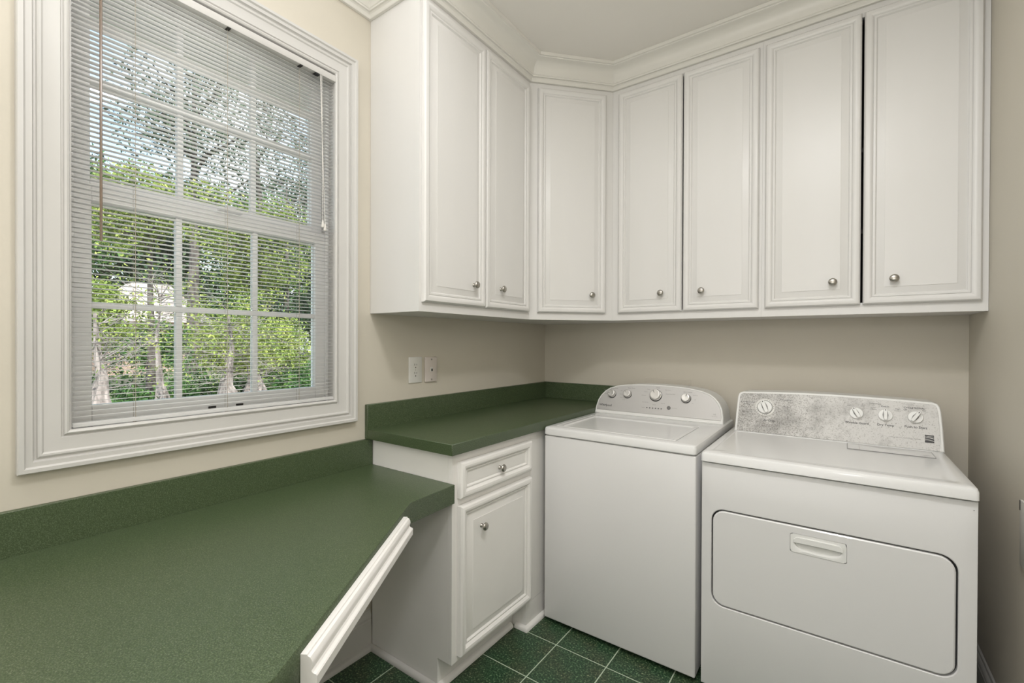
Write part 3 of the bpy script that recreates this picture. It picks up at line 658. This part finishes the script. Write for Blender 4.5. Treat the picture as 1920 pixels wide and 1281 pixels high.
# top panel
ztd = .8870; x0, x1, y0, y1 = dx0, dx1, wyf - .014, wyb - .004
mb = MB()
mb.loops([rl(x0 + .004, x1 - .004, y0 + .008, y1, .008, .8490), rl(x0, x1, y0, y1, .010, .8530), rl(x0, x1, y0 + .002, y1, .010, ztd - .012), rl(x0 + .002, x1 - .002, y0 + .006, y1, .012, ztd - .004), rl(x0 + .009, x1 - .009, y0 + .014, y1, .012, ztd),
          rl(x0 + .030, x1 - .034, y0 + .050, -.30, .02, ztd), rl(x0 + .034, x1 - .040, y0 + .054, -.30, .02, ztd - .0028), rl(x0 + .060, x1 - .060, y0 + .08, -.32, .02, ztd - .0028)], True, True, True)
mb.build('top_panel', M_appl, dy, smooth=True, angle=30)
mb = MB()
lx0, lx1, ly0, ly1 = 1.6300, 1.8800, -.432, -.318
lt = MB(); lt.loops([rl(lx0, lx1, ly0, ly1, .004, ztd - .004), rl(lx0, lx1, ly0, ly1, .004, ztd - .0002), rl(lx0 + .002, lx1 - .002, ly0 + .002, ly1 - .002, .004, ztd + .0006)], True, True, True)
ld = lt.build('lint_door', M_appl, dy, smooth=True, angle=30)
MB().box(lx0 - .0012, lx0, ly0 + .004, ly1, ztd - .003, ztd + .0007).box(lx0, lx1, ly0 - .0010, ly0, ztd - .003, ztd + .0003).box(lx1, lx1 + .001, ly0, ly1, ztd - .003, ztd + .0003).box(lx0 + .036, lx0 + .037, ly0 + .002, ly1, ztd, ztd + .0009).build('groove', M_inkg, ld)
MB().box(1.25, 1.800, -.7925, -.7915, ztd - .002, ztd + .0003).build('groove', M_inkg, dy)
# console
PD = tilt_plane(-.300, .8870, 20)
out = [(1.9210, 0), (1.9200, .080), (1.9175, .150), (1.9140, .172), (1.9070, .184), (1.8950, .1890), (1.8180, .1930), (1.70, .1965), (1.5650, .1985), (1.45, .1970), (1.338, .1930), (1.2400, .1880), (1.2270, .1840), (1.2190, .1760), (1.2155, .160), (1.2130, .090), (1.2110, 0)]
mb = MB()
def backy2(pts, yb): return [(x, yb, .887 + s * .97) for x, s in pts]
mb.loops([backy2([(x, max(0, s - .012)) for x, s in out], -.085), [tuple(PD(x, s, -.020)) for x, s in out], [tuple(PD(x, s, -.004)) for x, s in out], [tuple(PD(x, s, -.0005)) for x, s in outline_offset(out, .003)], [tuple(PD(x, s, -.0005)) for x, s in outline_offset(out, .0095)], [tuple(PD(x, s, -.003)) for x, s in outline_offset(out, .010)]], True, True, True)
cs = mb.build('console', M_applw, dy, smooth=True, angle=28)
pin = outline_offset(out, .0100); pin = [(1.9065, .002)] + [q for q in pin if q[1] > .02] + [(1.2215, .002)]
# the face gets its own root location so that the grime texture is measured from its left end
fc = MB(); fc.loops([[tuple(PD(x, s, -.0025)) for x, s in pin], [tuple(PD(x, s, .0003)) for x, s in pin]], True, True, True)
fp = fc.build('console_face', M_dirty, dy)
sh = Vector((1.2215, -.30, .887)) - origin(dy); me = fp.data
for v in me.vertices: v.co -= sh
fp.location = sh
def turn_knob(parent, x, s, r, ang, P, ringr=None):
    if ringr:
        c_ = [(math.cos(2 * math.pi * i / 36), math.sin(2 * math.pi * i / 36)) for i in range(36)]
        mb = MB(); mb.loops([[tuple(P(x + a * q, s + b * q, h)) for a, b in c_] for q, h in ((ringr, .0003), (ringr, .0030), (ringr * .97, .0040), (ringr * .76, .0042), (ringr * .74, .0030))], True, False, True)
        mb.build('dial_ring', M_plate, parent, smooth=True)
        mb = MB(); mb.loops([[tuple(P(x + a * q, s + b * q, h)) for a, b in c_] for q, h in ((r * 1.10, .003), (r * 1.10, .0048))], True, False, True); mb.build('dial_groove', M_rubber_shade, parent)
        mb = MB()
        for i, a in enumerate(list(range(75, -15, -13)) + [190, 203, 216, 258, 270, 282]):
            px, ps = x + ringr * .87 * math.cos(R(a)), s + ringr * .87 * math.sin(R(a)); q = .0011
            mb.add([P(px - q, ps - q, .0046), P(px + q, ps - q, .0046), P(px + q, ps + q, .0046), P(px - q, ps + q, .0046)], [(0, 1, 2, 3)])
        mb.build('dial_marks', M_ink, parent)
    k = lathe([(r * 1.05, 0), (r * 1.05, .003), (r, .006), (r * .96, .0075), (r * .4, .008), (.0005, .008)], 30)
    o = P(x, s, .0035 if ringr else .0006); ax = (P(1, 0, 0) - P(0, 0, 0)); sx_ = (P(0, 1, 0) - P(0, 0, 0)); nz = (P(0, 0, 1) - P(0, 0, 0))
    c, sn = math.cos(R(ang)), math.sin(R(ang)); q = lambda a, b, h_: o + ax * (a * c - b * sn) + sx_ * (a * sn + b * c) + nz * h_
    mb = MB(); mb.add([q(*v) for v in k.v], k.f); d = mb.build('dial', M_applw, parent, smooth=True, angle=40)
    w_ = r * .26; l0, l1 = -r * .97, r * 1.0
    bar = [(l0, -w_ * .6), (l0 * .8, -w_), (l1 * .85, -w_), (l1, -w_ * .7), (l1, w_ * .7), (l1 * .85, w_), (l0 * .8, w_), (l0, w_ * .6)]
    mb = MB(); mb.loops([[tuple(q(a, b, .0070)) for a, b in bar], [tuple(q(a, b, .0185)) for a, b in bar], [tuple(q(a * .96, b * .8, .0200)) for a, b in bar]], True, True, True)
    mb.build('grip', M_applw, parent, smooth=True, angle=40)
    mb = MB()
    for sg in (-1, 1):
        g_ = [(l0 * .75, sg * w_ * 1.05), (0, sg * w_ * 1.55), (l1 * .75, sg * w_ * 1.05), (0, sg * w_ * 1.02)]
        mb.add([q(a, b, .0084) for a, b in g_], [(0, 1, 2, 3)])
    mb.build('grip_recess', M_button, parent)
    mb = MB(); mb.add([q(l1 * .68, -w_ * .25, .0203), q(l1 * .9, -w_ * .25, .0203), q(l1 * .9, w_ * .25, .0203), q(l1 * .68, w_ * .25, .0203)], [(0, 1, 2, 3)]); mb.build('pointer', M_ink, parent)
    return d
turn_knob(fp, 1.3300, .1180, .0285, 112, PD, .0400)
turn_knob(fp, 1.6595, .1220, .0225, 118, PD)
turn_knob(fp, 1.7520, .1225, .0225, 90, PD)
turn_knob(fp, 1.8420, .1235, .0225, 58, PD)
lettering([('Air Only', 1.3480, .0590, .0125, 'CENTER', True), ('Wrinkle Guard', 1.6610, .0825, .0125, 'CENTER', True), ('Dry Temp', 1.7520, .0835, .0125, 'CENTER', True), ('Push to Start', 1.8420, .0850, .0125, 'CENTER', True),
           ('CYCLE SIGNAL', 1.8400, .1600, .0095, 'CENTER', True), ('Off', 1.8130, .1510, .008, 'CENTER'), ('On', 1.8680, .1525, .008, 'CENTER'), ('Off', 1.6350, .1540, .008, 'CENTER'), ('On', 1.6820, .1550, .008, 'CENTER'),
           ('Temperature', 1.7200, .1680, .007, 'CENTER'), ('Medium', 1.7520, .1590, .008, 'CENTER'), ('Low', 1.7150, .1510, .008, 'CENTER'), ('Delicate', 1.7150, .1440, .006, 'CENTER'), ('High', 1.7900, .1520, .008, 'CENTER'), ('Cottons', 1.7900, .1450, .006, 'CENTER'),
           ('Timed Dry', 1.4080, .1580, .0100, 'CENTER'), ('Auto Moisture', 1.2560, .1380, .0090, 'CENTER'), ('Sensing', 1.2560, .1280, .0090, 'CENTER'), ('More Dry', 1.2660, .1030, .007, 'CENTER'), ('Less Dry', 1.2680, .0950, .007, 'CENTER'), ('Very Dry', 1.4130, .1270, .008, 'CENTER')], PD, 'lettering', M_ink, fp, .0008)
lettering([('ULTRA CAPACITY  HEAVY DUTY   80 SERIES', 1.8090, .0395, .0046, 'CENTER')], PD, 'lettering', M_inkg, fp, .0008)
# square emblem: dark block cut by pale waves
mb = MB()
ex0, ex1, es0, es1 = 1.8670, 1.8930, .0300, .0590
def wave(x, k): return math.sin((x - ex0) / (ex1 - ex0) * math.pi * 1.1 + k) * .0022
def band(lo_, hi_):
    n = 8
    for i in range(n):
        a, b = ex0 + (ex1 - ex0) * i / n, ex0 + (ex1 - ex0) * (i + 1) / n
        mb.add([PD(a, lo_(a), .0008), PD(b, lo_(b), .0008), PD(b, hi_(b), .0008), PD(a, hi_(a), .0008)], [(0, 1, 2, 3)])
band(lambda x: .0545, lambda x: .0590); band(lambda x: .0480 + wave(x, 0), lambda x: .0528)
band(lambda x: .0400 + wave(x, .6), lambda x: .0455 + wave(x, 0)); band(lambda x: .0300, lambda x: .0375 + wave(x, .6))
mb.build('emblem', M_ink, fp)
MB().box(1.9105, 1.9135, wyf - .0008, wyf, .8210, .8228).build('screw', M_inkg, dy)

# ------------------------------------------------------------------ ceiling lamp fixtures (out of the frame, they give the room's light)
for nm, (x, y), r, lab in (('ceiling_lamp', (1.6, -1.95), .19, 'round white ceiling lamp fixed above the middle of the room, out of the photo'),):
    t = thing(nm, (x, y, H), lab, 'lamp')
    k = lathe([(r, H - .0005), (r, H - .02), (r * .95, H - .03), (r * .5, H - .035), (.001, H - .035)], 28)
    MB().add([(v[0] + x, v[1] + y, v[2]) for v in k.v], k.f).build('lamp_base', M_trim, t, smooth=True)

# ------------------------------------------------------------------ garden outside
GZ = -.75
g_ = MB(); nx, ny = 24, 24
gv = [[(-.16 - 60 * (i / nx) ** 1.5, -25 + 60 * j / ny, GZ + (.25 * math.sin(i * 1.3 + j * .9) if i > 3 else 0) + .02 * i) for j in range(ny + 1)] for i in range(nx + 1)]
g_.loops(gv, False); go = g_.build('ground', M_grass, None, smooth=True); struct(go)

def leaves(mb_v, mb_f, centers, radii, n, size, seed):
    rg = np.random.default_rng(seed)
    C_ = np.array(centers, float); Rr = np.array(radii, float)
    w = Rr ** 2 if Rr.ndim == 1 else Rr.prod(1) ** .66; idx = rg.choice(len(C_), n, p=w / w.sum())
    d = rg.normal(size=(n, 3)); d /= np.linalg.norm(d, axis=1)[:, None]
    rad = rg.uniform(.45, 1, n) ** .5
    rr_ = Rr[idx][:, None] if Rr.ndim == 1 else Rr[idx]
    c = C_[idx] + d * rad[:, None] * rr_
    a = rg.normal(size=(n, 3)); a /= np.linalg.norm(a, axis=1)[:, None]
    b = np.cross(a, rg.normal(size=(n, 3))); b /= np.linalg.norm(b, axis=1)[:, None]
    s = size * rg.uniform(.5, 1.3, n)[:, None]
    v = np.stack([c - a * s, c - b * s * .45, c + a * s, c + b * s * .45], 1).reshape(-1, 3)
    return v
def foliage(name, v, m, parent):
    o = np.array(origin(parent)); v = v - o; n = len(v) // 4
    me = bpy.data.meshes.new(name); me.vertices.add(len(v)); me.vertices.foreach_set('co', v.astype('f').ravel())
    me.loops.add(len(v)); me.loops.foreach_set('vertex_index', np.arange(len(v), dtype='i'))
    me.polygons.add(n); me.polygons.foreach_set('loop_start', np.arange(0, len(v), 4, dtype='i'))
    me.update(calc_edges=True); me.validate(); me.materials.append(m)
    ob = bpy.data.objects.new(name, me); COL.objects.link(ob); ob.parent = parent; ob['kind'] = 'stuff'; return ob
def tree(x, y, h, r0, crown, nleaf, size, m, label, kmin=.35, bark=None, lean=(0, 0), group=None, seed=1, nb=6, base=GZ - .1, flare=1.6, name='tree', bushy=1.0, cat='tree'):
    rg = random.Random(seed)
    t = thing(name, (x, y, base), label, cat, group)
    top = Vector((x + lean[0], y + lean[1], base + h))
    mb = MB(); n = 7; pts = []; rad = []
    for i in range(n + 1):
        k = i / n; p = Vector((x, y, base)).lerp(top, k) + Vector((rg.uniform(-1, 1), rg.uniform(-1, 1), 0)) * (.05 * r0 * 4 if 0 < i < n else 0)
        pts.append(p); rad.append(r0 * (flare if i == 0 else (1 + (flare - 1) * .25 if i == 1 else 1)) * (1 - .8 * k))
    mb.tube(pts, rad, 9)
    ends = []
    for i in range(nb):
        k = rg.uniform(kmin, .95); p = Vector((x, y, base)).lerp(top, k); a = rg.uniform(0, 6.28); ln = crown * rg.uniform(.5, 1.0)
        q = p + Vector((math.cos(a) * ln, math.sin(a) * ln, ln * rg.uniform(.1, .6))); mid = p.lerp(q, .5) + Vector((0, 0, .1 * ln)) + Vector((rg.uniform(-.1, .1), rg.uniform(-.1, .1), 0)) * ln
        mb.tube([p, mid, q], [r0 * (1 - .8 * k) * .6, r0 * .22, r0 * .08], 6); ends += [q, mid]
        for _ in range(2):
            q2 = mid + Vector((rg.uniform(-.5, .5), rg.uniform(-.5, .5), rg.uniform(0, .5))) * ln; mb.tube([mid, q2], [r0 * .14, r0 * .04], 5); ends.append(q2)
    mb.build('trunk', bark or M_barkd, t, smooth=True)
    if nleaf:
        cs_ = [tuple(e) for e in ends] + [tuple(top)]; rs = [crown * rg.uniform(.28, .45) * bushy for _ in cs_]
        foliage('foliage', leaves(None, None, cs_, rs, nleaf, size, seed), m, t)
    return t
def shrub(x, y, z, r, n, size, m, label, group, seed):
    rg = random.Random(seed); t = thing('shrub', (x, y, z), label, 'shrub', group)
    mb = MB()
    for _ in range(5): mb.tube([(x, y, z - .1), (x + rg.uniform(-.4, .4) * r, y + rg.uniform(-.6, .6) * r, z + r * .9)], [.02, .006], 5)
    mb.build('stems', M_barkd, t)
    cs_ = [(x + rg.uniform(-.4, .4) * r, y + rg.uniform(-.9, .9) * r, z + rg.uniform(.25, .85) * r) for _ in range(9)]
    foliage('foliage', leaves(None, None, cs_, [r * rg.uniform(.35, .55) for _ in cs_], n, size, seed), m, t)
# tall trees whose crowns stand against the sky
tree(-24, 6.3, 15.0, .32, 3.9, 5500, .11, M_leafP, 'thin dark tree with sparse crown against the sky, left half of the window', seed=3, nb=10, bushy=.8)
tree(-27, 11.6, 18.5, .3, 3.6, 5500, .11, M_leafP, 'tall leaning tree with sparse crown against the sky, centre of the window', seed=9, nb=10, lean=(.4, -1.6), bushy=.8)
tree(-29, 16.0, 16.5, .32, 3.4, 5500, .11, M_leafP, 'sparse tree against the sky, behind the right window panes', seed=5, nb=9, bushy=.8)
# bright yellow-green crowns
tree(-13, 1.5, 6.0, .12, 1.5, 12000, .055, M_leafY, 'yellow-green leafy tree behind the left window panes', seed=21, nb=12, kmin=.72)
tree(-14.5, 4.8, 6.2, .12, 1.6, 12000, .055, M_leafY, 'yellow-green leafy tree behind the middle window panes', seed=22, nb=12, kmin=.62)
tree(-19, .4, 7.6, .2, 2.2, 12000, .07, M_leafG, 'green leafy tree at the far left beyond the yellow-green trees', seed=25, nb=12, kmin=.6)
# dark woodland with straight trunks
for i, (x, y, h, r0, lab) in enumerate([(-17, 7.2, 8.5, .17, 'dark straight pine trunk left in the right window pane'), (-18.5, 9.3, 9.0, .13, 'slim grey pine trunk in the middle of the right window pane'), (-21, 11.6, 9.0, .18, 'dark pine at the far right edge of the window'), (-25, 10.4, 9.0, .16, 'dark pine standing behind the slim grey trunk in the right pane')]):
    tree(x, y, h, r0, 1.2, 4500, .07, M_leafD, lab, seed=40 + i, nb=9, kmin=.3, bark=M_bark if i == 1 else M_barkd)
for i, (x, y) in enumerate([(-42, -12), (-43, -4), (-43, 3.5), (-42, 10.5), (-43, 17.5), (-43, 26)]):
    tree(x, y, 13.0 + (i % 3) * .9, .3, 4.2, 14000, .22, M_leafD if i % 2 else M_leafG, 'distant green tree in the belt of trees behind the neighbouring house', seed=60 + i, nb=12, kmin=.15, group='distant belt of trees', bushy=1.6)
# buttressed grey trunks low in the window
def buttress(x, y, h, r, label, seed, crown_m=None, nleaf=0, zt_=.75):
    rg = random.Random(seed); t = thing('flared_tree', (x, y, GZ - .1), label, 'tree')
    mb = MB(); seg = 16; Ls = []; lob = [rg.uniform(.6, 1.25) for _ in range(seg)]
    for k, (z_, s_) in enumerate([(GZ - .1, 1.25), (GZ + .15, 1.0), (GZ + .45, .72), (GZ + .8, .48), (GZ + 1.1, .26), (zt_ + .1, .13), (zt_ + .55, .08), (zt_ + 1.2, .04)]):
        sx = .04 * math.sin(k * 1.7 + seed); Ls.append([(x + sx + r * s_ * math.cos(2 * math.pi * i / seg) * (lob[i] if k < 5 else 1), y + sx + r * s_ * math.sin(2 * math.pi * i / seg) * (lob[i] if k < 5 else 1), z_) for i in range(seg)])
    mb.loops(Ls, True, True, True); mb.build('trunk', M_bark, t, smooth=True, angle=60)
    tw = MB(); ends = []
    for _ in range(40):
        z_ = rg.uniform(zt_ - .15, zt_ + 1.1); a = rg.uniform(0, 6.28); ln = rg.uniform(.5, 1.2); p = Vector((x, y, z_)); d = Vector((math.cos(a), math.sin(a), rg.uniform(-.25, .7))).normalized()
        q = p + d * ln * .5 + Vector((0, 0, rg.uniform(-.08, .08))); e_ = q + (d + Vector((rg.uniform(-.5, .5), rg.uniform(-.5, .5), rg.uniform(-.4, .3)))).normalized() * ln * .6
        tw.tube([p, q, e_], [.012, .007, .002], 5); ends += [q, e_]
        for _ in range(5):
            e2 = q.lerp(e_, rg.random()) + Vector((rg.uniform(-.35, .35), rg.uniform(-.35, .35), rg.uniform(-.28, .28))); tw.tube([q.lerp(e_, .3), e2], [.004, .0015], 4)
    tw.build('dead_branches', M_twig, t)
    if nleaf:
        foliage('foliage', leaves(None, None, [tuple(e_ + Vector((0, 0, .25))) for e_ in ends], [.28] * len(ends), nleaf, .035, seed), crown_m, t)
buttress(-9.0, 1.74, 2, .60, 'grey flared trunk low in the middle window pane, left of its twin', 4, M_leafY, 3000, .62)
buttress(-9.4, 2.40, 2, .62, 'grey flared trunk low in the middle window pane, right of its twin', 8, M_leafY, 4200, .66)
buttress(-8.6, -.46, 2, .64, 'thick grey flared trunk in the lower left window pane with dead twigs', 12, M_leafY, 900, .55)
buttress(-10.5, .95, 2, .25, 'slender grey trunk with bare branches in front of the pale roof', 15, M_leafY, 700, 1.3)
for i, (x, y, r) in enumerate([(-10.5, .3, .8), (-11, 1.3, .85), (-11.5, 2.6, .9), (-11, 3.7, .95), (-12, 4.9, 1.1), (-10.5, 5.6, 1.0), (-12.5, -.8, 1.0), (-13, 6.6, 1.2), (-12, 8.0, 1.3), (-9.5, 4.4, .6), (-14, 2.2, 1.2), (-14, -2.6, 1.5), (-13, 10.2, 1.4)]):
    shrub(x, y, GZ - .05, r * 1.15, 4200, .05, M_leafG, 'bright green leafy shrub in the row of undergrowth seen low through the window', 'undergrowth shrubs', 80 + i)
for i, (x, y, r) in enumerate([(-11.5, 3.9, 1.2), (-11, 3.0, 1.0), (-12, .35, 1.15)]):
    shrub(x, y, .55 if i < 2 else 1.2, r, 6500, .045, M_leafY, ('yellow-green bush low in the middle window pane behind the flared trunks', 'yellow-green bush between the flared trunks and the slender trunk', 'yellow-green bush low in the left window pane')[i], None, 120 + i)
shrub(-19, 3.0, .4, 1.3, 6000, .07, M_leafG, 'green bush in front of the neighbouring house wall', None, 140)
# neighbouring house
hs = thing('house', (-31, 6.5, GZ), 'neighbouring house with a pale pinkish roof among the trees', 'house')
MB().box(-35, -30, 4.4, 8.7, GZ - .2, 2.35).build('wall', M_brick, hs)
mb = MB(); mb.add([(-29.2, 3.9, 2.35), (-29.2, 9.2, 2.35), (-36, 9.2, 2.35), (-36, 3.9, 2.35), (-31.5, 6.0, 4.7), (-31.5, 7.6, 4.7), (-33.5, 7.6, 4.7), (-33.5, 6.0, 4.7)], [(0, 1, 5, 4), (1, 2, 6, 5), (2, 3, 7, 6), (3, 0, 4, 7), (4, 5, 6, 7), (3, 2, 1, 0)])
mb.build('roof', M_roof, hs)
for y in (5.0, 7.2):
    f = MB().box(-29.99, -29.93, y, y + .9, .6, 1.8).build('window', M_trim, hs); MB().box(-29.94, -29.90, y + .07, y + .83, .67, 1.73).build('pane', M_button, f)
# the eave of this house above the window
struct(MB().box(-.46, -.16, -6, 3, 2.44, 2.50).box(-.49, -.46, -6, 3, 2.405, 2.56).build('trim_4', M_vinyl))
